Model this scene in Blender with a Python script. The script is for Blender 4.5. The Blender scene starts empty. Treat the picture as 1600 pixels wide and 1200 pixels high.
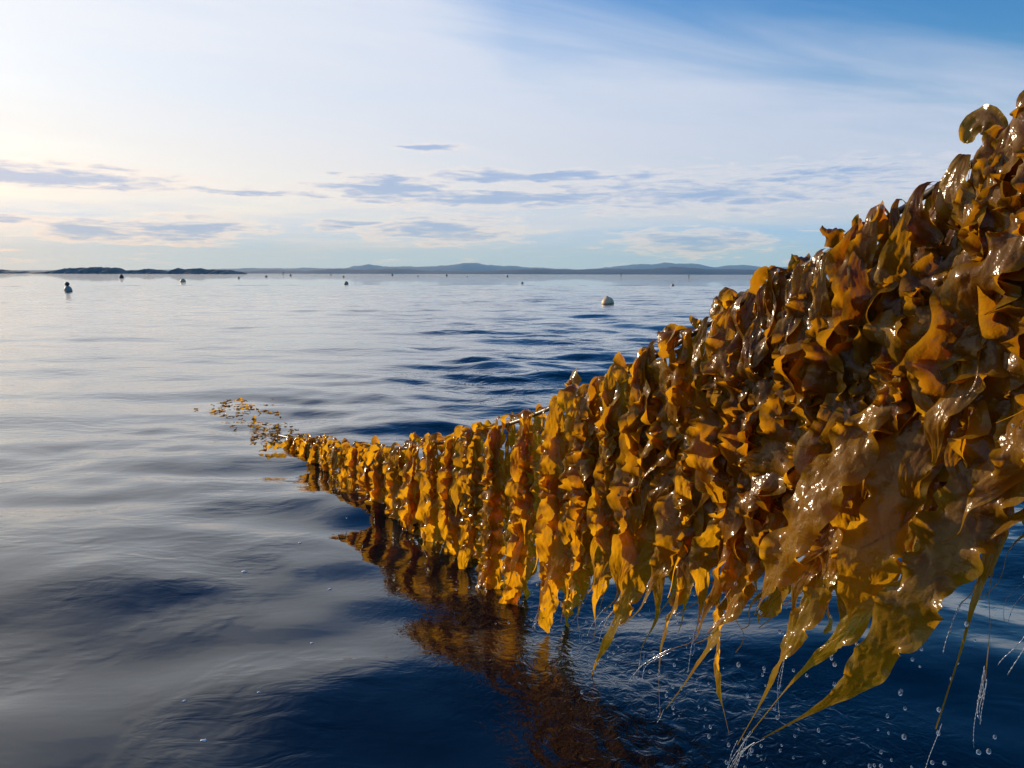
import bpy, math, random
import numpy as np
from mathutils import Vector

R = math.radians
rng = np.random.default_rng(11)
random.seed(11)
scene = bpy.context.scene
col = scene.collection

# ------------------------------------------------------------------ camera
CAM_H = 1.6
cam_d = bpy.data.cameras.new('camera')
cam = bpy.data.objects.new('camera', cam_d)
col.objects.link(cam)
cam.location = (0, 0, CAM_H)
cam.rotation_euler = (R(90 - 8.1), R(-0.14), 0)
cam_d.sensor_width = 36
cam_d.lens = 27.2
cam_d.clip_start = 0.05
cam_d.clip_end = 60000
scene.camera = cam

# ------------------------------------------------------------------ light
SUN_AZ, SUN_EL = -52.0, 12.5          # degrees, azimuth left of the view
SUN = Vector((math.sin(R(SUN_AZ)) * math.cos(R(SUN_EL)),
              math.cos(R(SUN_AZ)) * math.cos(R(SUN_EL)), math.sin(R(SUN_EL))))
sun_d = bpy.data.lights.new('sun', 'SUN')
sun_d.energy = 5.0
sun_d.angle = R(0.6)
sun_d.color = (1.0, 0.86, 0.68)
sun = bpy.data.objects.new('sun', sun_d)
col.objects.link(sun)
sun.rotation_euler = SUN.to_track_quat('Z', 'Y').to_euler()

vs = scene.view_settings
vs.view_transform = 'Standard'
vs.look = 'None'
vs.exposure = 0.0
vs.gamma = 1.0
vs.use_curve_mapping = False
scene.cycles.use_denoising = True
scene.cycles.max_bounces = 8
scene.cycles.diffuse_bounces = 3
scene.cycles.glossy_bounces = 3
scene.cycles.transmission_bounces = 6
scene.cycles.transparent_max_bounces = 8
scene.cycles.caustics_reflective = False
scene.cycles.caustics_refractive = False
scene.cycles.sample_clamp_indirect = 6
scene.cycles.blur_glossy = 0.5


# ------------------------------------------------------------------ node helper
class NT:
    def __init__(s, tree):
        s.t = tree
        tree.nodes.clear()

    def n(s, typ, **kw):
        nd = s.t.nodes.new(typ)
        for k, v in kw.items():
            setattr(nd, k, v)
        return nd

    def put(s, sock, v):
        if v is None:
            return
        if isinstance(v, bpy.types.NodeSocket):
            s.t.links.new(v, sock)
        else:
            sock.default_value = v

    def m(s, op, a, b=None, c=None, clamp=False):
        nd = s.n('ShaderNodeMath', operation=op, use_clamp=clamp)
        for i, v in enumerate((a, b, c)):
            s.put(nd.inputs[i], v)
        return nd.outputs[0]

    def vm(s, op, a, b=None):
        nd = s.n('ShaderNodeVectorMath', operation=op)
        s.put(nd.inputs[0], a)
        s.put(nd.inputs[1], b)
        return nd.outputs['Value'] if op in ('DOT_PRODUCT', 'LENGTH', 'DISTANCE') else nd.outputs[0]

    def sep(s, v):
        nd = s.n('ShaderNodeSeparateXYZ')
        s.put(nd.inputs[0], v)
        return nd.outputs

    def comb(s, x, y, z):
        nd = s.n('ShaderNodeCombineXYZ')
        for i, v in enumerate((x, y, z)):
            s.put(nd.inputs[i], v)
        return nd.outputs[0]

    def noise(s, vec, scale, detail=4, rough=0.5, dist=0.0):
        nd = s.n('ShaderNodeTexNoise')
        s.put(nd.inputs['Vector'], vec)
        s.put(nd.inputs['Scale'], scale)
        nd.inputs['Detail'].default_value = detail
        nd.inputs['Roughness'].default_value = rough
        nd.inputs['Distortion'].default_value = dist
        return nd.outputs['Fac']

    def ss(s, v, a, b, lo=0.0, hi=1.0):
        nd = s.n('ShaderNodeMapRange', interpolation_type='SMOOTHSTEP')
        s.put(nd.inputs[0], v)
        for i, q in enumerate((a, b, lo, hi)):
            s.put(nd.inputs[i + 1], q)
        return nd.outputs[0]

    def mix(s, f, a, b):
        nd = s.n('ShaderNodeMix', data_type='RGBA')
        nd.clamp_factor = True
        s.put(nd.inputs[0], f)
        s.put(nd.inputs[6], a if isinstance(a, bpy.types.NodeSocket) else (*a, 1))
        s.put(nd.inputs[7], b if isinstance(b, bpy.types.NodeSocket) else (*b, 1))
        return nd.outputs[2]

    def scalevec(s, v, f):
        nd = s.n('ShaderNodeVectorMath', operation='SCALE')
        s.put(nd.inputs[0], v)
        s.put(nd.inputs[3], f)
        return nd.outputs[0]

    def bump(s, h, dist, strength=1.0, normal=None):
        nd = s.n('ShaderNodeBump')
        s.put(nd.inputs['Height'], h)
        s.put(nd.inputs['Strength'], strength)
        s.put(nd.inputs['Distance'], dist)
        if normal is not None:
            s.put(nd.inputs['Normal'], normal)
        return nd.outputs[0]


# ------------------------------------------------------------------ world
world = bpy.data.worlds.new('World')
scene.world = world
world.use_nodes = True
w = NT(world.node_tree)
tc = w.n('ShaderNodeTexCoord')
D = w.vm('NORMALIZE', tc.outputs['Generated'])
dx, dy, dz = w.sep(D)
sky = w.n('ShaderNodeTexSky', sky_type='NISHITA')
sky.sun_disc = False
sky.sun_elevation = R(SUN_EL)
sky.sun_rotation = R(SUN_AZ)
sky.altitude = 0
sky.air_density = 1.0
sky.dust_density = 0.6
sky.ozone_density = 2.0
SKY_STRENGTH = 0.13
sunness = w.m('MAXIMUM', w.vm('DOT_PRODUCT', D, tuple(SUN)), 0.0)
sun2 = w.m('POWER', sunness, 2.0)
sun12 = w.m('POWER', sunness, 16.0)
az = w.m('MULTIPLY', w.m('ARCTAN2', dx, dy), 57.2958)
el = w.m('MULTIPLY', w.m('ARCSINE', dz), 57.2958)


def lit(base, a2, a12):
    v = w.vm('ADD', base, w.scalevec(a2, sun2))
    return w.vm('ADD', v, w.scalevec(a12, sun12))


K = 1.0 / SKY_STRENGTH


def k3(r, g, b):
    return (r * K, g * K, b * K)


# high thin sheet of cirrostratus with an edge towards the upper right
zc = w.m('ADD', w.m('MAXIMUM', dz, 0.0), 0.04)
px = w.m('DIVIDE', dx, zc)
py = w.m('DIVIDE', dy, zc)
plane = w.comb(px, py, 0.0)
rot = w.n('ShaderNodeVectorRotate', rotation_type='Z_AXIS')
w.put(rot.inputs['Vector'], plane)
rot.inputs['Angle'].default_value = R(-24)
streak_v = w.vm('MULTIPLY', rot.outputs[0], (0.35, 1.3, 1.0))
streak = w.noise(streak_v, 1.1, 5, 0.58, 0.6)
fine = w.noise(streak_v, 4.2, 4, 0.6, 0.9)
edge = w.m('SUBTRACT', w.m('SUBTRACT', py, 2.6), w.m('MULTIPLY', px, 0.428))
edge = w.m('ADD', edge, w.m('MULTIPLY', w.m('MAXIMUM', w.m('MULTIPLY', px, -1.0), 0.0), 2.0))
edge = w.m('ADD', edge, w.m('MULTIPLY', w.m('SUBTRACT', streak, 0.5), 2.2))
cover = w.ss(edge, -0.75, 1.05)
thick = w.m('ADD', w.m('MULTIPLY', streak, 0.5), w.m('MULTIPLY', fine, 0.35))
cover = w.m('MULTIPLY', cover, w.ss(thick, 0.15, 0.55, 0.80, 0.98))
veil = lit(k3(0.53, 0.62, 0.83), k3(0.40, 0.35, 0.22), k3(0.16, 0.13, 0.08))
low = w.m('MULTIPLY', w.ss(el, 13.0, 2.0), sun2)
veil = w.vm('ADD', veil, w.scalevec(k3(0.22, 0.08, -0.10), low))
hs = w.n('ShaderNodeHueSaturation')
hs.inputs['Saturation'].default_value = 1.5
hs.inputs['Value'].default_value = 1.38
hs.inputs['Hue'].default_value = 0.515
w.put(hs.inputs['Color'], sky.outputs[0])
skyc = w.mix(cover, hs.outputs[0], veil)

# pale blue haze bank low over the horizon
bank_n = w.noise(w.comb(w.m('MULTIPLY', az, 0.05), w.m('MULTIPLY', el, 0.55), 3.0), 1.0, 6, 0.6, 0.5)
bank = w.ss(w.m('ADD', el, w.m('MULTIPLY', w.m('SUBTRACT', bank_n, 0.5), 7.0)), 5.6, 1.2)
bankc = lit(k3(0.28, 0.53, 0.95), k3(0.30, 0.22, 0.10), k3(0.6, 0.4, 0.2))
skyc = w.mix(w.m('MULTIPLY', bank, 0.92), skyc, bankc)

# long thin stratocumulus, seen edge on
cv = w.comb(w.m('MULTIPLY', az, 0.13), w.m('MULTIPLY', el, 1.0), 0.0)
wob1 = w.m('SUBTRACT', w.noise(cv, 1.1, 4, 0.62), 0.5)
wob2 = w.m('SUBTRACT', w.noise(w.vm('ADD', cv, (7.3, 2.1, 0)), 1.3, 4, 0.62), 0.5)
azw = w.m('ADD', az, w.m('MULTIPLY', wob1, 7.0))
elw = w.m('ADD', el, w.m('MULTIPLY', wob2, 1.5))
cvec = w.comb(azw, elw, 0.0)
field = None
for (a0, e0, ra, re, amp) in [
        (-30.5, 5.9, 7.5, 0.55, 1.0), (-33.5, 3.2, 4.2, 0.32, 1.0), (-27.6, 2.65, 2.6, 0.55, .9),
        (-22.4, 2.9, 4.0, 0.62, 1.0), (-8.5, 6.05, 4.6, 0.62, 1.0), (2.0, 6.95, 7.2, 0.33, .95),
        (-0.5, 5.35, 10.5, 0.45, .9), (-5.2, 3.2, 4.6, 0.7, .75), (-11.0, 3.5, 2.6, 0.22, .8),
        (13.5, 5.6, 10, 0.9, .6), (13.0, 2.3, 4.5, 0.65, .7), (-6.0, 8.75, 1.7, 0.2, .7),
        (22.0, 6.6, 8, 0.6, .5), (-17.0, 5.55, 6, .13, .6)]:
    v = w.vm('LENGTH', w.vm('MULTIPLY', w.vm('SUBTRACT', cvec, (a0, e0, 0)), (1 / (1.25 * ra), 1 / (1.45 * re), 0)))
    v = w.m('MULTIPLY_ADD', v, -amp, amp)
    field = v if field is None else w.m('MAXIMUM', field, v)
# the same kind of cloud all round, outside the part of the sky in view
allr = w.noise(w.comb(w.m('MULTIPLY', az, 0.07), w.m('MULTIPLY', el, 0.8), 12.0), 1.0, 3, 0.5)
allr = w.m('MULTIPLY', w.m('SUBTRACT', allr, 0.56), w.m('MULTIPLY', w.ss(el, 9.0, 6.0, 0, 4.0), w.ss(w.m('ABSOLUTE', az), 30, 42)))
field = w.m('MAXIMUM', field, w.m('SUBTRACT', allr, 0.75))
puff = w.noise(w.comb(w.m('MULTIPLY', az, 0.30), w.m('MULTIPLY', el, 1.9), 5.0), 1.5, 6, 0.66, 0.4)
field = w.m('ADD', field, w.m('MULTIPLY', w.m('SUBTRACT', puff, 0.5), 2.1))
cl_a = w.ss(field, -0.18, 0.16)
cl_d = w.ss(field, -0.05, 0.70)
rimc = lit(k3(0.68, 0.73, 0.87), k3(0.42, 0.28, 0.06), k3(0.4, 0.25, 0.1))
corec = lit(k3(0.26, 0.42, 0.76), k3(0.16, 0.10, 0.03), k3(0.3, 0.2, 0.1))
clc = w.mix(cl_d, rimc, corec)
skyc = w.mix(w.m('MULTIPLY', cl_a, 0.82), skyc, clc)
# small bright puffs close to the horizon
puf2 = w.noise(w.comb(w.m('MULTIPLY', az, 0.16), w.m('MULTIPLY', el, 1.5), 9.0), 1.5, 5, 0.62)
pm = w.m('MULTIPLY', w.ss(puf2, 0.57, 0.70), w.m('MULTIPLY', w.ss(el, 0.3, 1.2), w.ss(el, 5.0, 2.0)))
skyc = w.mix(w.m('MULTIPLY', pm, 0.75), skyc, lit(k3(0.70, 0.74, 0.87), k3(0.40, 0.26, 0.06), k3(0.8, 0.6, 0.4)))

bg = w.n('ShaderNodeBackground')
w.put(bg.inputs['Color'], skyc)
bg.inputs['Strength'].default_value = SKY_STRENGTH
world.cycles.sampling_method = 'MANUAL'
world.cycles.sample_map_resolution = 512
wo = w.n('ShaderNodeOutputWorld')
w.put(wo.inputs['Surface'], bg.outputs[0])


# ------------------------------------------------------------------ mesh + object helpers
def mesh_np(name, verts, quads, mat=None, smooth=True, uv=None):
    me = bpy.data.meshes.new(name)
    verts = np.asarray(verts, dtype=np.float32).reshape(-1, 3)
    quads = np.asarray(quads, dtype=np.int32)
    k = quads.shape[1]
    me.vertices.add(len(verts))
    me.vertices.foreach_set('co', verts.ravel())
    me.loops.add(quads.size)
    me.loops.foreach_set('vertex_index', quads.ravel())
    me.polygons.add(len(quads))
    me.polygons.foreach_set('loop_start', np.arange(0, quads.size, k, dtype=np.int32))
    me.polygons.foreach_set('loop_total', np.full(len(quads), k, dtype=np.int32))
    if smooth:
        me.polygons.foreach_set('use_smooth', np.ones(len(quads), dtype=bool))
    if uv is not None:
        lay = me.uv_layers.new(name='UVMap')
        lay.data.foreach_set('uv', np.asarray(uv, dtype=np.float32)[quads.ravel()].ravel())
    me.update(calc_edges=True)
    if mat:
        me.materials.append(mat)
    return me


def grid_quads(n, m, wrap=False):
    i = np.arange(n - 1)[:, None]
    j = np.arange(m if wrap else m - 1)[None, :]
    j2 = (j + 1) % m
    a = i * m + j
    return np.stack([a, i * m + j2, (i + 1) * m + j2, (i + 1) * m + j], -1).reshape(-1, 4)


def link(name, me, parent=None):
    o = bpy.data.objects.new(name, me)
    col.objects.link(o)
    if parent:
        o.parent = parent
    return o


def tag(o, label=None, cat=None, group=None, kind=None):
    for k, v in (('label', label), ('category', cat), ('group', group), ('kind', kind)):
        if v:
            o[k] = v
    return o


def material(name):
    m = bpy.data.materials.new(name)
    m.use_nodes = True
    return m, NT(m.node_tree)


def principled(t, **kw):
    b = t.n('ShaderNodeBsdfPrincipled')
    for k, v in kw.items():
        t.put(b.inputs[k], v)
    return b


def out(t, shader, vol=None):
    o = t.n('ShaderNodeOutputMaterial')
    if shader is not None:
        t.put(o.inputs['Surface'], shader)
    if vol is not None:
        t.put(o.inputs['Volume'], vol)


def fnoise(r, x, lam, n=4):
    """smooth 1-D noise about -1..1 with wavelengths near lam"""
    v = np.zeros_like(x)
    for _ in range(n):
        v += np.sin(2 * math.pi * x / (lam * r.uniform(0.6, 1.7)) + r.uniform(0, 6.28))
    return v / n ** 0.5 * 0.75


# ------------------------------------------------------------------ sea
ROPE = np.array([(-5.8, 13.35, -0.6), (-3.757, 9.977, -0.30), (-2.843, 8.458, -0.13), (-2.168, 7.336, 0.03),
                 (-1.732, 6.612, 0.125), (-1.456, 6.152, 0.215), (-1.143, 5.633, 0.305), (-0.878, 5.193, 0.40),
                 (-0.600, 4.730, 0.525), (-0.367, 4.343, 0.645), (-0.133, 3.955, 0.785), (0.090, 3.584, 0.935),
                 (0.387, 3.091, 1.165), (0.541, 2.835, 1.305), (0.655, 2.646, 1.42), (0.766, 2.461, 1.535),
                 (0.840, 2.338, 1.605), (0.906, 2.228, 1.665), (1.003, 2.068, 1.755), (1.084, 1.933, 1.845),
                 (1.155, 1.815, 1.925), (1.40, 1.408, 2.24), (1.70, 0.910, 2.68)])
_seg = np.r_[0, np.cumsum(np.linalg.norm(np.diff(ROPE, axis=0), axis=1))]
ROPE_LEN = _seg[-1]


def rope_at(s):
    return np.stack([np.interp(s, _seg, ROPE[:, i]) for i in range(3)], -1)


S_WATER = _seg[3]
T_PLAN = np.array([0.516, -0.857, 0.0])       # along the rope, towards the boat
N_PLAN = np.array([-0.857, -0.516, 0.0])      # towards the sun side of the curtain


def wave_field(X, Y, dmin):
    r = np.random.default_rng(5)
    Z = np.zeros_like(X)
    # rougher to the right and far away, slick and smooth on the left
    calm = 1 / (1 + np.exp(-((X + 0.18 * Y + 0.3) / (0.9 + 0.12 * Y))))
    ripple = 0.17 + 0.87 * calm * np.clip((Y - 1.5) / 5.0, 0, 1)
    patch = np.zeros_like(X)
    for _ in range(7):
        a = r.uniform(0, 6.28)
        k = r.uniform(0.15, 0.7)
        patch += np.sin(k * (math.cos(a) * X + math.sin(a) * Y * 0.6) + r.uniform(0, 6.28))
    patch = (0.56 + 0.44 * np.clip(patch / 2.0, -1, 1)) ** 1.5
    for i in range(64):
        lam = 0.34 * (16.0 ** (i / 63.0)) * r.uniform(0.9, 1.1)      # 0.38 .. 6 m
        a = r.normal(math.radians(258), 0.50)
        k = 2 * math.pi / lam
        amp = (0.0185 if lam < 2.2 else 0.0085) * lam ** 0.95 * r.uniform(.5, 1.2) / 3.1
        ph = k * (math.cos(a) * X + math.sin(a) * Y) + r.uniform(0, 6.28)
        fade = np.clip((lam / dmin - 3.0) / 3.0, 0, 1)
        q = np.sin(ph)
        if lam < 1.6:
            Z += amp * fade * ripple * patch * q * 1.25
        else:
            Z += amp * fade * (0.45 + 0.55 * calm) * (1.25 - .25 * np.clip(Y / 6, 0, 1)) * (q + 0.22 * np.cos(2 * ph))
    return Z


def build_sea():
    r1 = np.exp(np.arange(math.log(0.35), math.log(1.6), 0.03))
    r2 = np.exp(np.arange(math.log(1.6), math.log(110), 0.0075))
    r3 = np.exp(np.arange(math.log(110), math.log(14500), 0.035))
    rad = np.r_[r1, r2, r3, 14500]
    a = np.r_[np.linspace(-180, -58, 40)[:-1], np.linspace(-58, 58, 440), np.linspace(58, 180, 40)[1:-1]]
    ar = np.radians(a)
    Rr, Aa = np.meshgrid(rad, ar, indexing='ij')
    X, Y = Rr * np.sin(Aa), Rr * np.cos(Aa)
    dr = np.gradient(rad)[:, None] * np.ones_like(X)
    da = np.gradient(ar)[None, :] * Rr
    Z = wave_field(X, Y, np.maximum(dr, np.abs(da)))
    # rings under the dripping fronds
    r = np.random.default_rng(3)
    for _ in range(40):
        s = r.uniform(S_WATER + 3.6, ROPE_LEN - 0.3)
        c = rope_at(s)[:2] + N_PLAN[:2] * r.normal(0.05, .2) + T_PLAN[:2] * r.normal(0, .1)
        d = np.hypot(X - c[0], Y - c[1])
        R0 = r.uniform(.02, .12)
        Z += r.uniform(.0012, .003) * np.cos((d - R0) * 2 * math.pi / r.uniform(.06, .10)) * np.exp(-((d - R0) / .08) ** 2)
    verts = np.stack([X, Y, Z], -1).reshape(-1, 3)
    n, m = X.shape
    q = grid_quads(n, m, wrap=True)[:, ::-1]
    centre = np.array([[0, 0, 0.0]])
    verts = np.vstack([verts, centre])
    me = mesh_np('sea', verts, q, MAT['water'])
    o = link('sea', me)
    tag(o, 'calm dark blue sea with low swell reaching the horizon', kind='structure')
    # the patch below the camera that the rings leave open
    ci = len(verts) - 1
    ring = np.arange(m)
    tri = np.stack([np.full(m, 0), ring, (ring + 1) % m], -1)
    vv = verts[:m].copy()
    vv = np.vstack([[0, 0, 0], vv])
    tri = np.stack([np.zeros(m, int), 1 + (ring + 1) % m, 1 + ring], -1)
    o2 = link('sea', mesh_np('sea_foot', vv, tri, MAT['water']))
    tag(o2, 'dark water right below the viewer', kind='structure')


MAT = {}
m_, t = material('water')
geo = t.n('ShaderNodeNewGeometry')
P = geo.outputs['Position']
X_, Y_, Z_ = t.sep(P)
dist = t.vm('LENGTH', P)
# small wind ripples: stronger to the right and far out, nearly none in the slick
pr = t.vm('MULTIPLY', P, (0.55, 1.0, 1.0))
n1 = t.noise(pr, 3.2, 3, 0.5, 0.4)
n2 = t.noise(pr, 9.0, 3, 0.55, 0.3)
n3 = t.noise(t.vm('MULTIPLY', P, (0.6, 1.0, 1.0)), 0.9, 3, 0.5, 0.3)
patch = t.ss(t.noise(P, 0.16, 3, 0.55), 0.36, 0.66, 0.25, 1.0)
side = t.ss(t.m('ADD', X_, t.m('MULTIPLY', Y_, 0.22)), -3.0, 4.0, 0.38, 1.0)
far = t.ss(dist, 2.5, 14.0, 0.36, 1.0)
# ripples stirred by the drips near the curtain
ROPE_A = np.array([0.0, 3.735])
lx = t.m('ADD', t.m('MULTIPLY', X_, N_PLAN[0]), t.m('MULTIPLY', t.m('SUBTRACT', Y_, 3.735), N_PLAN[1]))
stir = t.m('MULTIPLY', t.ss(t.m('ABSOLUTE', lx), 0.95, 0.15), t.ss(dist, 4.6, 2.6))
h = t.m('MULTIPLY', t.m('MULTIPLY', n1, 0.062), t.m('MULTIPLY', t.m('MULTIPLY', side, patch), far))
h = t.m('ADD', h, t.m('MULTIPLY', t.m('MULTIPLY', n2, 0.014), t.m('MULTIPLY', t.m('MULTIPLY', side, patch), far)))
h = t.m('ADD', h, t.m('MULTIPLY', t.m('MULTIPLY', n3, 0.14), t.ss(dist, 12.0, 70.0, 0.0, 1.0)))
n4 = t.noise(P, 17.0, 3, 0.5, 1.6)
h = t.m('ADD', h, t.m('MULTIPLY', t.m('MULTIPLY', n4, 0.0062), stir))
# cat's paws: sets of fine parallel wavelets that come and go over the smooth swell
n5 = t.noise(t.vm('MULTIPLY', P, (1.2, 2.8, 1.0)), 3.6, 3, 0.5, 0.5)
paw = t.ss(t.noise(t.vm('MULTIPLY', P, (0.6, 1.0, 1.0)), 0.75, 4, 0.6, 0.8), 0.47, 0.62)
h = t.m('ADD', h, t.m('MULTIPLY', t.m('MULTIPLY', n5, 0.0060), t.m('MULTIPLY', paw, t.ss(dist, 26.0, 10.0))))
nrm = t.bump(h, 1.0, 1.0)
b = principled(t, **{'Base Color': (0.002, 0.005, 0.009, 1), 'Roughness': 0.02, 'IOR': 1.34, 'Normal': nrm,
                     'Coat Weight': 0.6, 'Coat Roughness': 0.02, 'Coat IOR': 1.33, 'Coat Normal': nrm})
out(t, b.outputs[0])
MAT['water'] = m_
build_sea()


# ------------------------------------------------------------------ far land
m_, t = material('island_rock')
geo = t.n('ShaderNodeNewGeometry')
n1 = t.noise(geo.outputs['Position'], 0.05, 6, 0.6)
c = t.mix(t.ss(n1, 0.4, 0.62), (0.055, 0.060, 0.035), (0.16, 0.14, 0.12))
b = principled(t, **{'Base Color': c, 'Roughness': 0.9})
out(t, b.outputs[0])
MAT['rock'] = m_
m_, t = material('hill_forest')
geo = t.n('ShaderNodeNewGeometry')
n1 = t.noise(geo.outputs['Position'], 0.004, 6, 0.6)
c = t.mix(t.ss(n1, 0.42, 0.62), (0.012, 0.022, 0.018), (0.035, 0.038, 0.035))
b = principled(t, **{'Base Color': c, 'Roughness': 0.95})
out(t, b.outputs[0])
MAT['forest'] = m_

F = 1209.0


def ridge(name, label, dist, depth, prof, mat, seed, nx=160, ny=14, jag=0.12):
    """land seen across the water: prof = [(pixel column, height in px)] turned into metres at its distance"""
    r = np.random.default_rng(seed)
    prof = np.array(prof, float)
    xs = (prof[:, 0] - 800) / F * dist
    hs = prof[:, 1] / F * dist
    u = np.linspace(xs[0], xs[-1], nx)
    hh = np.interp(u, xs, hs)
    kern = np.exp(-np.linspace(-2, 2, 9) ** 2)
    hh = np.convolve(np.pad(hh, 4, 'edge'), kern / kern.sum(), 'valid')
    L = (xs[-1] - xs[0])
    hh = hh * (1 + jag * (fnoise(r, u, L / 14, 6) + 0.6 * fnoise(r, u, L / 40, 6)))
    hh[0] = hh[-1] = 0
    v = np.linspace(0, 1, ny)
    shape = np.sin(np.clip(v, 0, 1) * math.pi) ** 0.8
    U, V = np.meshgrid(u, v, indexing='ij')
    Z = hh[:, None] * shape[None, :] * (1 + jag * r.normal(0, .5, U.shape) * (shape[None, :] > .3))
    Y = dist + (V - 0.5) * depth + 0.25 * depth * np.outer(fnoise(r, u, L / 6, 4), np.ones(ny)) * 0.5
    # round the ground plan so both ends run out to a point
    tap = np.sqrt(np.clip(1 - (2 * np.linspace(0, 1, nx) - 1) ** 8, 0, 1))[:, None]
    Y = dist + (Y - dist) * tap
    verts = np.stack([U, Y, np.maximum(Z, 0) - 0.6], -1)
    o = link(name, mesh_np(name, verts.reshape(-1, 3), grid_quads(nx, ny)[:, ::-1], mat, smooth=False))
    return tag(o, label, kind='structure')


ridge('rocky_island', 'low dark rocky island at the left edge of the horizon', 1500, 120,
      [(-260, 2), (-150, 6), (-60, 5), (-10, 5), (15, 6), (35, 4.5), (52, 2.4), (58, 0)], MAT['rock'], 1)
ridge('rocky_island', 'dark rocky island with the tallest hump, behind the dark topped buoy', 1450, 130,
      [(58, 0), (66, 2), (85, 3.5), (103, 4), (112, 7.5), (140, 9), (165, 9.6), (185, 8.5), (198, 3), (203, 1)], MAT['rock'], 2)
ridge('rocky_island', 'middle dark rocky island, low and even', 1480, 110,
      [(198, 0), (206, 3), (225, 6), (240, 7), (255, 5.5), (268, 4), (275, 1.5)], MAT['rock'], 3)
ridge('rocky_island', 'dark rocky island ending in a point of land toward the far hills', 1420, 120,
      [(266, 0), (276, 5), (290, 8), (318, 8), (336, 5.5), (352, 6.5), (370, 5), (380, 3), (386, 0)], MAT['rock'], 4)
ridge('coast_ridge', 'long low dark blue wooded coast across the horizon', 5200, 900,
      [(-500, 4), (0, 3), (340, 3), (400, 4), (440, 6), (480, 4.5), (530, 7.5), (560, 6), (620, 8), (660, 6), (700, 5),
       (760, 5.5), (800, 6), (850, 8), (900, 7), (950, 9), (1000, 8), (1050, 10), (1090, 9), (1130, 9), (1180, 8),
       (1240, 9), (1400, 8), (1600, 9), (2000, 5), (2300, 0)], MAT['forest'], 5, nx=420)
ridge('far_hills', 'pale blue hills standing behind the low coast', 11500, 2500,
      [(-400, 3), (200, 4), (380, 7), (450, 9), (540, 8), (575, 14), (600, 10), (650, 11), (700, 13), (730, 16), (770, 12),
       (830, 10), (900, 8), (960, 10), (1000, 15), (1030, 17), (1045, 15), (1075, 17.5), (1100, 13), (1115, 10),
       (1135, 15.5), (1160, 15), (1180, 10), (1240, 12), (1400, 14), (1700, 10), (2100, 0)], MAT['forest'], 6, nx=420, jag=0.09)

# ------------------------------------------------------------------ air between here and the far coast
m_, t = material('haze')
pv = t.n('ShaderNodeVolumePrincipled')
pv.inputs['Color'].default_value = (0.20, 0.48, 1.0, 1)
pv.inputs['Absorption Color'].default_value = (1, 1, 1, 1)
pv.inputs['Density'].default_value = 0.00009
pv.inputs['Anisotropy'].default_value = 0.0
pv.inputs['Density Attribute'].default_value = ''
out(t, None, pv.outputs[0])
m_.cycles.homogeneous_volume = True
HB = 15000.0
hv = [(x, y, z) for z in (-2.0, 420.0) for y in (-HB, HB) for x in (-HB, HB)]
hq = [(0, 2, 3, 1), (4, 5, 7, 6), (0, 1, 5, 4), (2, 6, 7, 3), (0, 4, 6, 2), (1, 3, 7, 5)]
tag(link('haze', mesh_np('haze', hv, hq, m_, smooth=False)), 'thin blue air haze over the sea', kind='stuff')


# ------------------------------------------------------------------ kelp
m_, t = material('kelp')
info = t.n('ShaderNodeObjectInfo')
geo = t.n('ShaderNodeNewGeometry')
uvn = t.n('ShaderNodeUVMap')
ux, uvv, _ = t.sep(uvn.outputs[0])
P = geo.outputs['Position']
across = t.m('ABSOLUTE', t.m('SUBTRACT', t.m('MULTIPLY', ux, 2.0), 1.0))
uvq = t.ss(uvv, 0.35, 0.95)
tint = t.sep(info.outputs['Color'])           # x: how brown, painted shade included; y: how translucent
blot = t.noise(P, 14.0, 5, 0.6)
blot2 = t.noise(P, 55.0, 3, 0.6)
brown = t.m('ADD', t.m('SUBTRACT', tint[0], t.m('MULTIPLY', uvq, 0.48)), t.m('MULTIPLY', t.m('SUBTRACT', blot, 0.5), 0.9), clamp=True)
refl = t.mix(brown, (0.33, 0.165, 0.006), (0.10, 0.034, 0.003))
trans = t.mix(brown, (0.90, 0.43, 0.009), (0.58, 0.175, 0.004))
# the frilled margin is thinner and paler than the middle of the blade
edgef = t.ss(across, 0.45, 1.0)
refl = t.mix(t.m('MULTIPLY', edgef, 0.45), refl, (0.34, 0.20, 0.014))
trans = t.mix(t.m('MULTIPLY', edgef, 0.5), trans, (0.86, 0.455, 0.02))
mott = t.ss(blot2, 0.62, 0.75)
refl = t.mix(t.m('MULTIPLY', mott, 0.35), refl, (0.045, 0.02, 0.006))
wr = t.noise(P, 30.0, 3, 0.5, 0.4)
wr2 = t.noise(P, 85.0, 1, 0.5, 0.2)
nrm = t.bump(t.m('ADD', t.m('MULTIPLY', wr, 0.0060), t.m('MULTIPLY', wr2, 0.0014)), 1.0, 0.8)
b = principled(t, **{'Base Color': refl, 'Roughness': 0.45, 'IOR': 1.3, 'Specular IOR Level': 0.15, 'Coat Weight': 1.0,
                     'Coat Roughness': 0.15, 'Coat IOR': 1.37, 'Normal': nrm, 'Coat Normal': nrm})
tr = t.n('ShaderNodeBsdfTranslucent')
t.put(tr.inputs['Color'], trans)
t.put(tr.inputs['Normal'], nrm)
mx = t.n('ShaderNodeMixShader')
t.put(mx.inputs[0], t.m('ADD', t.m('ADD', 0.24, t.m('MULTIPLY', uvq, 0.14)), t.m('MULTIPLY', tint[1], 0.34)))
t.put(mx.inputs[1], b.outputs[0])
t.put(mx.inputs[2], tr.outputs[0])
out(t, mx.outputs[0])
MAT['kelp'] = m_

m_, t = material('rope')
geo = t.n('ShaderNodeNewGeometry')
n1 = t.noise(geo.outputs['Position'], 60, 5, 0.6)
c = t.mix(n1, (0.025, 0.016, 0.010), (0.11, 0.08, 0.055))
b = principled(t, **{'Base Color': c, 'Roughness': 0.5, 'Coat Weight': 0.3, 'Coat Roughness': 0.3})
out(t, b.outputs[0])
MAT['rope'] = m_


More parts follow.
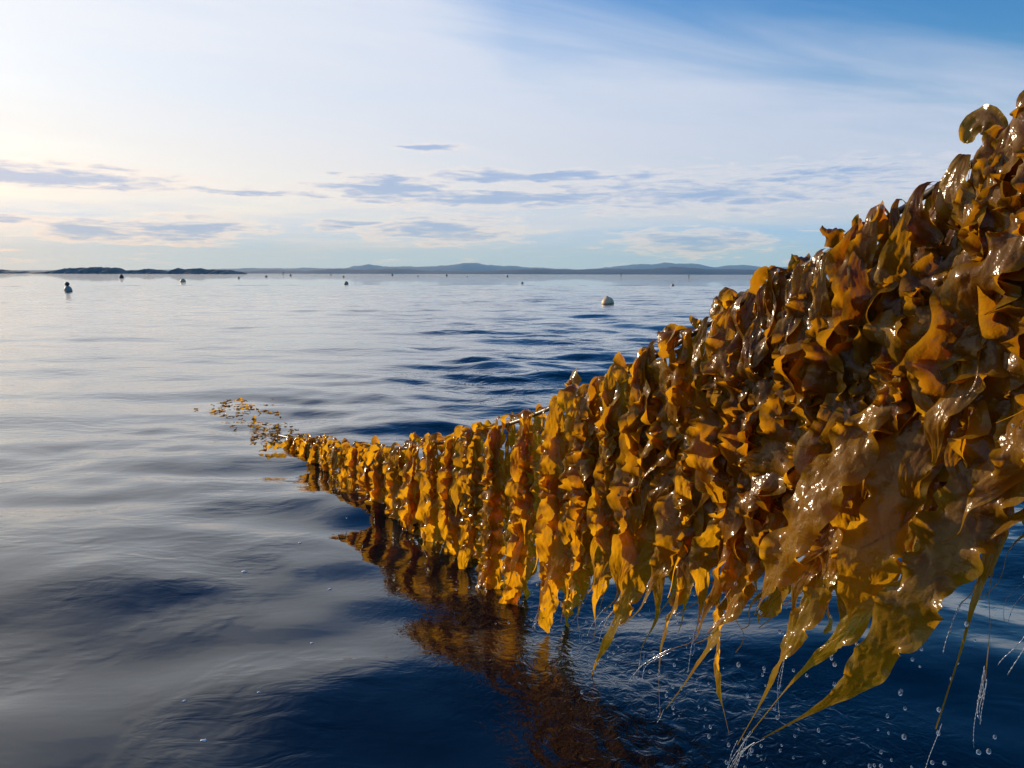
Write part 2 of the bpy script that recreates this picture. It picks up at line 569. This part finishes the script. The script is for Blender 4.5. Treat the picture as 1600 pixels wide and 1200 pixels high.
def unit(v):
    return v / np.maximum(np.linalg.norm(v, axis=-1, keepdims=True), 1e-9)


def blade(r, Cn, ref, L, W, frill, lam, twist, cup, strand, step=0.010, neck=0.0, na=7, bullate=0.006, amin=0.25, side0=None):
    """verts and quads of one frilled kelp blade along the centre line Cn (n,3); ref = width direction"""
    # resample evenly
    seg = np.r_[0, np.cumsum(np.linalg.norm(np.diff(Cn, axis=0), axis=1))]
    L = seg[-1]
    n = max(12, int(L / step))
    s = np.linspace(0, L, n)
    C = np.stack([np.interp(s, seg, Cn[:, i]) for i in range(3)], -1)
    T = unit(np.gradient(C, axis=0))
    B = unit(ref - (T @ ref)[:, None] * T) if ref.ndim == 1 else ref
    # keep the frame continuous
    for i in range(1, n):
        bb = B[i - 1] - T[i] * (B[i - 1] @ T[i])
        bb /= np.linalg.norm(bb) + 1e-9
        B[i] = unit(0.92 * bb + 0.08 * B[i] * (1 if B[i] @ bb > 0 else -1))
    N = np.cross(T, B)
    th = twist[0] + twist[1] * fnoise(r, s, 0.55, 3) + twist[2] * s
    ct, st = np.cos(th)[:, None], np.sin(th)[:, None]
    B, N = B * ct + N * st, N * ct - B * st
    q = s / L
    if strand > 0:
        wdt = np.interp(q, [0, .03, .08, .18, .36, .5, 1 - 2.6 * strand, 1 - 1.7 * strand, 1 - strand, 1 - .6 * strand, 1.0],
                        [.06, .07, .26, .68, .96, 1.0, .84, .50, .11, .035, .014])
    else:
        wdt = np.interp(q, [0, .03, .08, .20, .36, .6, .78, .88, .95, 1.0], [.06, .07, .26, .68, .96, 1.0, .86, .7, .45, .1])
    wdt = W * wdt * (1 + 0.16 * fnoise(r, s, 0.16, 4))
    if neck > 0:
        wdt = wdt * np.interp(q, [0, .6 * neck, neck, 1], [.10, .12, 1, 1])
    wdt = np.maximum(wdt, 0.0016)
    ramp = np.clip(wdt / W, 0, 1)
    sides = []
    for sg in (-1, 1):
        lam_s = lam * r.uniform(0.8, 1.25)
        ph = 2 * math.pi * s / lam_s + 0.7 * fnoise(r, s, lam * 2.7, 3) + r.uniform(0, 6.28)
        A = frill * np.clip(0.75 + 0.55 * fnoise(r, s, 0.30, 3), amin, 1.7) * ramp ** 0.6
        ph2 = 2.35 * ph + 1.5 * fnoise(r, s, lam, 3) + r.uniform(0, 6.28)
        wv = np.sin(ph)
        cu = cup * (0.6 + 0.7 * fnoise(r, s, 0.5, 3)) * ramp
        us = np.linspace(0, 1, na + 1)[1:]
        x = np.zeros(n)
        z = np.zeros(n)
        prev = 0
        rows = []
        for u in us:
            um = 0.5 * (u + prev)
            al = cu * um * sg + A * um ** 1.25 * wv * 1.55 + 0.8 * A * um ** 2.4 * np.sin(ph2)
            du = (u - prev) * wdt
            x = x + np.cos(al) * du
            z = z + np.sin(al) * du
            prev = u
            # the frill also shears the margin along the blade
            sh = 0.105 * lam * A * um ** 2 * np.cos(ph)
            bl = bullate * math.sin(math.pi * min(1, u * 1.2)) * fnoise(np.random.default_rng(int(r.integers(1e6))), s, 0.07, 3) * ramp
            rows.append(C + B * (sg * x)[:, None] + N * (z + bl)[:, None] + T * sh[:, None])
        sides.append(rows)
    cols = sides[0][::-1] + [C] + sides[1]
    V = np.stack(cols, 1)
    m = V.shape[1]
    uu = np.linspace(0, 1, m)[None, :] * np.ones((n, 1))
    vv = q[:, None] * np.ones((1, m))
    return V.reshape(-1, 3), grid_quads(n, m), np.stack([uu, vv], -1).reshape(-1, 2)


def hang(r, p0, d0, L, lean, wig=0.02, turn=0.10, n=60, tipk=1.0):
    """centre line of a blade that leaves the rope along d0 and falls under its own weight"""
    s = np.linspace(0, L, n)
    k = np.clip((s / turn), 0, 1)
    k = k * k * (3 - 2 * k)
    down = np.zeros((n, 3))
    down[:, 2] = -1
    down += lean[None, :] * (0.25 + 0.75 * (s / L) + 2.6 * (np.clip(s / L - 0.66, 0, 1) / 0.34) ** 2 * tipk)[:, None]
    d = unit(d0[None, :] * (1 - k[:, None]) + down * k[:, None])
    C = p0 + np.r_[np.zeros((1, 3)), np.cumsum(0.5 * (d[1:] + d[:-1]) * np.diff(s)[:, None], axis=0)]
    amp = wig * np.clip(s / 0.25, 0, 1)[:, None]
    for v in (T_PLAN, N_PLAN):
        C = C + amp * v * fnoise(r, s, 0.32, 3)[:, None]
    return C


line = bpy.data.objects.new('seaweed_line', None)
col.objects.link(line)
line.location = (-2.168, 7.336, 0)
tag(line, 'hauled rope hung with a curtain of wet golden brown kelp', 'seaweed')
bpy.context.view_layer.update()
LOC = np.array(line.location)


def add_part(name, V, Q, UV, mat, colr=None, label=None):
    me = mesh_np(name, np.asarray(V) - LOC, Q, mat, uv=UV)
    o = link(name, me, line)
    if colr is not None:
        o.color = colr
    if label:
        o['label'] = label
    return o


# the rope: three twisted strands swept along the sagging line
def build_rope():
    s = np.arange(0, ROPE_LEN, 0.008)
    C = rope_at(s)
    kern = np.ones(41) / 41
    C = np.stack([np.convolve(np.pad(C[:, i], 20, 'edge'), kern, 'valid') for i in range(3)], -1)
    T = unit(np.gradient(C, axis=0))
    B = unit(np.cross(T, np.array([0, 0, 1.0])))
    N = np.cross(B, T)
    k = 18
    a = np.linspace(0, 2 * math.pi, k, endpoint=False)
    rad = 0.0085 * (1 + 0.16 * np.abs(np.cos(1.5 * (a[None, :] - s[:, None] * 75.0))))
    V = C[:, None, :] + (B[:, None, :] * np.cos(a)[None, :, None] + N[:, None, :] * np.sin(a)[None, :, None]) * rad[..., None]
    add_part('rope', V.reshape(-1, 3), grid_quads(len(s), k, True), None, MAT['rope'])


build_rope()


def tip_height(s):
    """lowest point the blades reach above the water, along the rope"""
    y = rope_at(s)[1]
    return np.interp(y, [1.3, 1.8, 1.95, 2.1, 2.35, 2.7, 3.1, 3.6], [0.85, 0.74, 0.55, 0.36, 0.20, 0.16, 0.10, -0.04])


N_FRONDS = 0
TIPS = []
s = S_WATER + 0.22
cols_s = []
while s < ROPE_LEN - 0.42:
    cols_s.append(s)
    s += rng.uniform(0.25, 0.29) if rope_at(s)[1] > 3.3 else rng.uniform(0.175, 0.21)
for ci, s0 in enumerate(cols_s):
    p = rope_at(s0)
    z0 = p[2]
    near = np.clip((3.4 - p[1]) / 1.3, 0, 1)        # 0 far columns .. 1 next to the camera
    nf = 8 if near < 0.05 else 10
    for k in range(nf):
        back = k >= (6 if near < .05 else 7)
        sd = -1 if back else 1
        sj = s0 + rng.normal(0, 0.024 + 0.028 * near)
        p0 = rope_at(sj) + np.array([0, 0, 0.004])
        up = (rng.uniform(0.6, 1.6) if rng.random() < .16 else rng.uniform(-.3, .5)) if z0 > .25 else rng.uniform(-.2, .5)
        d0 = unit(N_PLAN * sd * rng.uniform(0.5, 1.0) + T_PLAN * rng.normal(0, 0.35) + np.array([0, 0, up]))
        full = z0 - tip_height(sj)
        L = max(0.22, full * (rng.uniform(0.72, 1.02) if near > .1 else rng.uniform(.9, 1.08))) + 0.10
        if k in (2, 3, 4) or (k == 5 and near > .2):
            L *= rng.uniform(0.5, 0.85)
        strand = 0.0
        if z0 - L > -0.08 and rng.random() < 0.92:
            strand = rng.uniform(.11, .18)
        W = rng.uniform(0.050, 0.076) * (1 + 0.10 * near)
        if z0 < .35:
            W *= 0.8
        lean = -T_PLAN * rng.normal(0.10 + 0.12 * near, 0.07) + N_PLAN * sd * rng.normal(0.02, 0.05)
        C = hang(rng, p0, d0, L, lean, wig=0.016 + 0.014 * near, turn=rng.uniform(.05, .13) if z0 > .25 else .07)
        flat = near > .35 and rng.random() < 0.25
        V, Q, UV = blade(rng, C, T_PLAN, L, W * (1.15 if flat else rng.uniform(.75, 1.05)), (0.7 if flat else rng.uniform(0.85, 1.2) + .30 * near),
                         rng.uniform(0.085, 0.125) * (1 + .20 * near), (rng.uniform(-1.1, .5) * (1 - .5 * near), rng.uniform(.2, .5) + .2 * near, rng.normal(0, .4)),
                         rng.normal(0, .5), strand, step=0.0092 if near < .3 else 0.0078, na=8)
        brown = np.clip(rng.normal(0.12 + 0.68 * near, 0.22), 0, 1)  # random tone of their own, plus shade of the near mass painted in
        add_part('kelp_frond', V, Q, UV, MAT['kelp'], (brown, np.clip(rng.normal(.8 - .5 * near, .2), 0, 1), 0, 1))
        N_FRONDS += 1
        if strand > 0 and C[-1][2] > .06 and not back:
            TIPS.append((C[-1], unit(C[-1] - C[-5])))

# young blades that crowd the rope itself
for i in range(92):
    sj = rng.uniform(S_WATER + .35, ROPE_LEN - .5)
    p0 = rope_at(sj)
    near = np.clip((3.4 - p0[1]) / 1.3, 0, 1)
    d0 = unit(N_PLAN * rng.normal(.3, .6) + T_PLAN * rng.normal(0, .6) + np.array([0, 0, rng.uniform(.2, 1.6)]))
    L = rng.uniform(.10, .22)
    C = hang(rng, p0, d0, L, -T_PLAN * .1, wig=.012, turn=rng.uniform(.08, .2), tipk=0)
    V, Q, UV = blade(rng, C, T_PLAN, L, rng.uniform(.022, .048), 1.1, rng.uniform(.06, .1), (rng.normal(0, .8), .6, 0), rng.normal(0, .8), 0, step=.007, na=5)
    add_part('young_frond', V, Q, UV, MAT['kelp'], (np.clip(rng.normal(.35 + .55 * near, .2), 0, 1), .7 - .4 * near, 0, 1))  # near ones browner too, with the same shade painted in

# the broad blades that hang foremost, each along its own path
def on_curtain(x, y, off):
    A = np.array([-2.168, 7.336]) + N_PLAN[:2] * off
    p = R(8.1)
    rr, u = (x - 800) / F, (600 - y) / F
    d = np.array([rr, math.cos(p) + math.sin(p) * u, -math.sin(p) + math.cos(p) * u])
    M = np.array([[T_PLAN[0], -d[0]], [T_PLAN[1], -d[1]]])
    q = np.linalg.solve(M, -A)
    return d * q[1] + np.array([0, 0, CAM_H])


def smooth_path(pts, n=80):
    P_ = np.array(pts)
    k = np.linspace(0, len(P_) - 1, n)
    c = np.stack([np.interp(k, np.arange(len(P_)), P_[:, i]) for i in range(3)], -1)
    ker = np.hanning(17)
    ker /= ker.sum()
    e = [np.r_[np.full(8, c[0, i]), c[:, i], np.full(8, c[-1, i])] for i in range(3)]
    return np.stack([np.convolve(v, ker, 'valid') for v in e], -1)


for path, off, W, fr, lam, brown, thin, strand, lab in [
        ([(1365, 640), (1330, 700), (1268, 780), (1222, 870), (1180, 960)], .20, .080, .42, .14, .50, .6, .05, 'broad flat golden blade hanging foremost'),
        ([(1440, 640), (1400, 760), (1355, 880), (1320, 990)], .17, .080, .45, .17, .55, .5, .04, 'broad orange brown blade beside the golden one'),
        ([(1570, 720), (1480, 850), (1425, 940), (1375, 1020), (1318, 1085), (1180, 1160)], .16, .090, .50, .14, .78, .25, .15, 'long golden blade swept to the lower left'),
        ([(1320, 780), (1280, 930), (1225, 1020), (1195, 1090), (1150, 1170)], .15, .065, .65, .13, .25, .7, .16, None),
        ([(1210, 780), (1150, 940), (1105, 1015), (1070, 1070), (1040, 1110)], .15, .065, .65, .13, .15, .8, .15, None),
        ([(1030, 800), (985, 930), (950, 1000), (930, 1040), (915, 1100)], .13, .060, .65, .13, .05, .9, .15, None),
        ([(1120, 900), (1125, 1000), (1120, 1060), (1130, 1100), (1142, 1150)], .10, .034, .5, .12, .4, .6, .06, None),
        ([(1585, 740), (1545, 880), (1522, 940), (1505, 1010), (1460, 1150)], .10, .050, .8, .12, .7, .4, .22, None),
        ([(1600, 700), (1560, 850), (1546, 920), (1549, 980), (1540, 1070)], .05, .045, .8, .12, .8, .4, .22, None),
        ([(1440, 760), (1380, 900), (1335, 980), (1250, 1050), (1170, 1150)], .12, .06, .65, .14, .3, .7, .18, None),
        ([(1090, 830), (1060, 930), (1035, 1000), (1030, 1060), (1034, 1130)], .10, .05, .65, .13, .45, .5, .16, None),
        ([(910, 740), (880, 850), (850, 920), (838, 970)], .13, .055, .65, .12, .0, .9, .1, None)]:
    pts = [on_curtain(x, y, off * (.2 + .8 * min(1, i / 2))) for i, (x, y) in enumerate(path)]
    k = np.argmin(np.abs((ROPE - pts[0])[:, :2] @ T_PLAN[:2]))
    top = rope_at(np.interp((pts[0] - ROPE[0])[:2] @ T_PLAN[:2], (ROPE - ROPE[0])[:, :2] @ T_PLAN[:2], _seg) + .06)
    pts = [top, top + N_PLAN * off * .1 + np.array([0, 0, .02])] + pts
    seg_ = np.linalg.norm(np.diff(np.array(pts), axis=0), axis=1)
    V, Q, UV = blade(rng, smooth_path(pts), T_PLAN, 1, W, fr * 1.6, lam, (rng.normal(0, .3), .35, 0), rng.normal(0, .6), strand,
                     step=.0085, na=9, amin=.15, neck=(seg_[:2].sum() + .25 * seg_[2]) / seg_.sum())
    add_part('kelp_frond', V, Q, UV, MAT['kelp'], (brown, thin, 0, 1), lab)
    N_FRONDS += 1
    if strand > .08:
        TIPS += [(np.array(pts[-1]), unit(np.array(pts[-1]) - np.array(pts[-2])))] * 2

# broken tips of the sunken end, lying on the surface
for i in range(110):
    if i < 9:
        sj = S_WATER + rng.uniform(-0.1, 0.9)
        lat = rng.normal(0.02, 0.08)
        L = rng.uniform(.16, .32)
        W = rng.uniform(.035, .06)
        zz = rng.uniform(.0, .05)
    else:
        sj = S_WATER + 0.1 - 2.9 * rng.random() ** 1.6
        lat = rng.normal(0.02, 0.10 + 0.05 * (S_WATER - sj))
        L = rng.uniform(.05, .15)
        W = rng.uniform(.012, .028)
        zz = rng.uniform(-.012, .004)
    p0 = rope_at(sj) + N_PLAN * lat
    p0[2] = zz
    a = rng.uniform(0, 6.28)
    d = np.array([math.cos(a), math.sin(a), 0])
    ss_ = np.linspace(0, L, 24)
    C = p0 + d * ss_[:, None]
    C[:, 2] += (0.014 if i < 9 else .004) * np.sin(ss_ / L * math.pi) + (.010 if i < 9 else .004) * fnoise(rng, ss_, .12, 3)
    V, Q, UV = blade(rng, C, np.array([-d[1], d[0], 0.0]), L, W, .8, .07, (rng.normal(0, .2), .3, 0), .4, 0, step=.008, na=5)
    add_part('floating_frond', V, Q, UV, MAT['kelp'], (rng.uniform(.0, .15), .9, 0, 1))
print('fronds', N_FRONDS)

# ------------------------------------------------------------------ buoys
def plain(name, colr, rough, dirt):
    m, t = material(name)
    tcn = t.n('ShaderNodeTexCoord')
    n1 = t.noise(tcn.outputs['Object'], 6, 5, 0.6)
    z = t.sep(tcn.outputs['Object'])[2]
    c = t.mix(t.ss(n1, .45, .75, 0, .5), colr, dirt)
    c = t.mix(t.ss(t.m('ADD', z, t.m('MULTIPLY', n1, .1)), .16, .04, 0, .8), c, (0.05, .055, .03))
    b = principled(t, **{'Base Color': c, 'Roughness': rough})
    out(t, b.outputs[0])
    return m


MAT['buoy_white'] = plain('buoy_white', (0.78, 0.52, 0.31), .5, (.34, .27, .18))
MAT['buoy_grey'] = plain('buoy_grey', (0.38, 0.34, 0.30), .5, (.2, .18, .15))
MAT['buoy_dark'] = plain('buoy_dark', (0.035, 0.04, 0.05), .5, (.07, .06, .05))


def lathe(name, prof, mat, parent=None, k=28):
    a = np.linspace(0, 2 * math.pi, k, endpoint=False)
    pr = np.array(prof, float)
    V = np.stack([pr[:, :1] * np.cos(a), pr[:, :1] * np.sin(a), pr[:, 1:] * np.ones_like(a)], -1)
    return link(name, mesh_np(name, V.reshape(-1, 3), grid_quads(len(pr), k, True), mat), parent)


def ball(r, zc, n=12, lo=-1.0):
    t_ = np.linspace(math.asin(lo), math.pi / 2, n)
    return [(max(r * math.cos(x), .001), zc + r * math.sin(x)) for x in t_]


def buoy(xy, size, kind, label):
    o = bpy.data.objects.new('buoy', None)
    col.objects.link(o)
    o.location = (xy[0], xy[1], 0)
    o.rotation_euler = (rng.normal(0, .07), rng.normal(0, .07), rng.uniform(0, 6))
    tag(o, label, 'buoy', 'buoys marking the seaweed farm')
    r = size / 2
    if kind == 'round':
        lathe('float', ball(r, r * .18), MAT['buoy_white'], o)
        lathe('mooring_eye', [(r * .16, r * 1.13), (r * .2, r * 1.19), (r * .16, r * 1.27), (r * .05, r * 1.29), (.001, r * 1.29)], MAT['buoy_dark'], o)
    elif kind == 'grey':
        lathe('float', ball(r, r * .4), MAT['buoy_grey'], o)
        lathe('mooring_eye', [(r * .16, r * 1.35), (r * .2, r * 1.41), (r * .16, r * 1.5), (.001, r * 1.52)], MAT['buoy_dark'], o)
    elif kind == 'topped':
        lathe('float', [(r * .7, -r), (r, -.2 * r), (r, .35 * r), (r * .82, .95 * r), (r * .5, 1.35 * r), (.001, 1.45 * r)], MAT['buoy_grey'], o)
        lathe('top_ball', ball(r * .58, 1.95 * r), MAT['buoy_dark'], o)
    elif kind == 'dark':
        lathe('float', ball(r, r * .5), MAT['buoy_dark'], o)
        lathe('neck', [(r * .5, r * 1.3), (r * .45, r * 1.75), (r * .3, r * 1.85), (.001, r * 1.87)], MAT['buoy_dark'], o)
    else:
        lathe('float', [(r * .6, -r), (r, -.2 * r), (r, .4 * r), (r * .5, .9 * r), (r * .2, 1.0 * r), (.001, 1.02 * r)], MAT['buoy_grey'], o)
        lathe('mast', [(r * .2, .9 * r), (r * .2, 2.4 * r), (.001, 2.42 * r)], MAT['buoy_dark'], o)
        lathe('top_mark', [(r * .62, 2.1 * r), (r * .68, 3.4 * r), (r * .4, 3.7 * r), (.001, 3.72 * r)], MAT['buoy_dark'], o)
    return o


def wp(x, y):
    """where on the water the photographed column/row stands"""
    p = R(8.1)
    rr, u = (x - 800) / F, (600 - y) / F
    d = (rr, math.cos(p) + math.sin(p) * u, -math.sin(p) + math.cos(p) * u)
    t_ = -CAM_H / d[2]
    return d[0] * t_, d[1] * t_


for x, y, wpx, kind, lab in [
        (950, 475, 22, 'round', 'large pale round buoy, nearest of all, left of the kelp slope'),
        (107, 457, 11.5, 'topped', 'grey buoy with a dark ball on top at far left'),
        (190, 436, 6.5, 'dark', 'dark buoy in front of the tallest rocky island'),
        (286, 442, 9, 'round', 'pale round buoy in front of the middle rocky islands'),
        (373, 436, 4, 'grey', 'tiny grey buoy below the right tip of the rocky islands'),
        (416, 434, 4.5, 'grey', 'small grey buoy just right of the rocky islands'),
        (442, 430.5, 3, 'spar', 'dark spar buoy where the far coast begins beside the islands'),
        (454, 432, 3.4, 'dark', 'tiny dark buoy beside the spar near the islands'),
        (517, 430.8, 3, 'grey', 'tiny grey buoy close to the horizon, left of the horizon centre'),
        (537, 434, 3.2, 'dark', 'tiny dark buoy straight behind the low pale dome buoy'),
        (541, 445, 7.5, 'grey', 'low pale dome buoy amid the left half of the open water'),
        (613, 431, 3.4, 'dark', 'small dark buoy on the horizon under the first pale hill'),
        (653, 432.5, 3, 'grey', 'faint grey buoy between two dark ones near the horizon'),
        (698, 431.5, 3.6, 'dark', 'small dark buoy on the horizon under the broad pale hills'),
        (730, 432.8, 2.6, 'grey', 'faintest grey buoy just left of the horizon centre'),
        (793, 432.5, 3.4, 'dark', 'small dark buoy on the horizon at its centre'),
        (816, 443, 4.6, 'grey', 'small grey buoy a little nearer than the horizon at centre'),
        (970, 432, 3, 'spar', 'dark spar buoy beyond the large pale round buoy'),
        (1051, 446, 6, 'round', 'small white buoy right of the large pale round buoy'),
        (1076, 434.5, 3.2, 'spar', 'dark spar buoy beneath the twin hills near the kelp')]:
    P2 = wp(x, y)
    size = .88 * wpx / F * math.hypot(*P2)
    buoy(P2, size, kind, lab)

# ------------------------------------------------------------------ falling drops and foam flecks
m_, t = material('water_drop')
b = principled(t, **{'Base Color': (.95, .97, 1, 1), 'Roughness': 0.02, 'IOR': 1.333, 'Transmission Weight': .86})
out(t, b.outputs[0])
MAT['drop'] = m_
th = np.linspace(0, math.pi, 9)
V = []
a = np.linspace(0, 2 * math.pi, 12, endpoint=False)
for q in th:
    V.append(np.stack([np.sin(q) * np.cos(a), np.sin(q) * np.sin(a), np.full(12, math.cos(q)) * 1.12], -1))
drop_me = mesh_np('water_drop', np.array(V).reshape(-1, 3), grid_quads(9, 12, True)[:, ::-1], MAT['drop'])
for i in range(290):
    s = rng.uniform(S_WATER + 2.6, ROPE_LEN - 0.75) if i < 120 else rng.uniform(S_WATER + 4.9, ROPE_LEN - 0.7)
    p = rope_at(s) + N_PLAN * rng.normal(0.04, .17) - T_PLAN * rng.uniform(0, .2)
    zt = max(tip_height(s) + .12, .12)
    if i % 3:
        tp, td = TIPS[int(rng.integers(len(TIPS)))]
        p = tp + rng.normal(0, .03, 3) + td * np.array([1, 1, 0]) * rng.uniform(0, .12)
        zt = max(tp[2], .05)
    o = link('water_drop', drop_me)
    o.location = (p[0], p[1], rng.uniform(0.01, zt))
    sc = rng.uniform(.0024, .0058)
    o.scale = (sc, sc, sc * rng.uniform(1, 1.35))
    tag(o, 'water drop falling from the kelp tips toward the sea', 'water drop', 'drops falling from the kelp')

m_, t = material('pale_water')  # white mixed into clear water, painting in the strings' bright glints
b = principled(t, **{'Base Color': (.85, .88, .92, 1), 'Roughness': 0.08, 'IOR': 1.333, 'Transmission Weight': .5})
out(t, b.outputs[0])
MAT['trickle'] = m_
LOWEST = [tp for tp in TIPS if tp[0][2] < tip_height(np.interp(-tp[0][1], -ROPE[:, 1], _seg)) + .16]
# strings of drops that trail from the lowest tips
for i in range(66):
    p, d = LOWEST[int(rng.integers(len(LOWEST)))]
    p = p - d * rng.uniform(.0, .05) + rng.normal(0, .004, 3)
    near = np.clip((3.4 - p[1]) / 1.3, 0, 1)
    L = rng.uniform(.05, .12) + .14 * near * rng.random()
    L = min(L, max((p[2] - .01) * .95, .03))
    d = d / max(-d[2], .5)
    q = np.linspace(0, 1, max(24, int(L / .0035)))
    C = p + np.outer(q * L, np.array([0, 0, -1.0])) + np.outer(L * (q - .35 * q * q), d * np.array([1, 1, 0]))
    C = C + np.outer(q * .012, rng.normal(0, 1, 3)) * np.sin(q * rng.uniform(2, 5))[:, None]
    rad = rng.uniform(.8, 1.25) * (.0006 + .0017 * np.clip(np.sin(q * L / rng.uniform(.011, .018) * 6.28 + 2 * fnoise(rng, q, .3, 3)), 0, 1) ** 2 * (.3 + q)) * (1.15 - .5 * q)
    rad[-1] = rad[0] = .0001
    a = np.linspace(0, 2 * math.pi, 8, endpoint=False)
    ring = np.stack([np.cos(a), np.sin(a), 0 * a], -1)
    V = (C[:, None, :] - p) + ring[None] * rad[:, None, None]
    o = link('water_streamer', mesh_np('water_streamer', V.reshape(-1, 3), grid_quads(len(q), 8, True), MAT['trickle']))
    o.location = p
    tag(o, 'thin string of beaded water trailing from a kelp tip', 'water trickle', 'water strings trailing from the kelp')

m_, t = material('foam')
b = principled(t, **{'Base Color': (.8, .82, .83, 1), 'Roughness': .35})
out(t, b.outputs[0])
MAT['foam'] = m_
for x, y, wpx, lab in [(383, 895, 8, 'small white foam fleck afloat between swell shadows at left centre'),
                       (289, 1090, 6, 'white foam fleck on dark water, the upper of two at bottom left'),
                       (320, 1149, 9, 'bright foam fleck lowest on the dark water at bottom left'),
                       (517, 921, 7, 'foam fleck just left of the kelp reflection'),
                       (406, 1086, 5, 'faint foam fleck on dark water right of the bottom pair'),
                       (470, 853, 5, 'tiny foam fleck near the kelp waterline'),
                       (489, 1005, 5, 'foam fleck on the pale cloud reflection near the kelp shadow')]:
    P2 = wp(x, y)
    r_ = wpx / F * math.hypot(*P2) / 2
    a = np.linspace(0, 2 * math.pi, 14, endpoint=False)
    rr = 1 + .35 * np.sin(3 * a + rng.uniform(0, 6)) * rng.random() + rng.normal(0, .12, 14)
    V = [np.stack([r_ * f_ * rr * np.cos(a), r_ * f_ * .6 * rr * np.sin(a), np.full(14, z_)], -1)
         for f_, z_ in ((1, -.004), (1, .0), (.85, .12 * r_), (.5, .22 * r_), (.02, .25 * r_))]
    o = link('foam_fleck', mesh_np('foam_fleck', np.array(V).reshape(-1, 3), grid_quads(5, 14, True), MAT['foam']))
    o.location = (P2[0], P2[1], float(wave_field(np.array([[P2[0]]]), np.array([[P2[1]]]), np.array([[.02]]))[0, 0]) + .002)
    o.rotation_euler = (0, 0, rng.uniform(-.5, .5))
    tag(o, lab, 'foam')
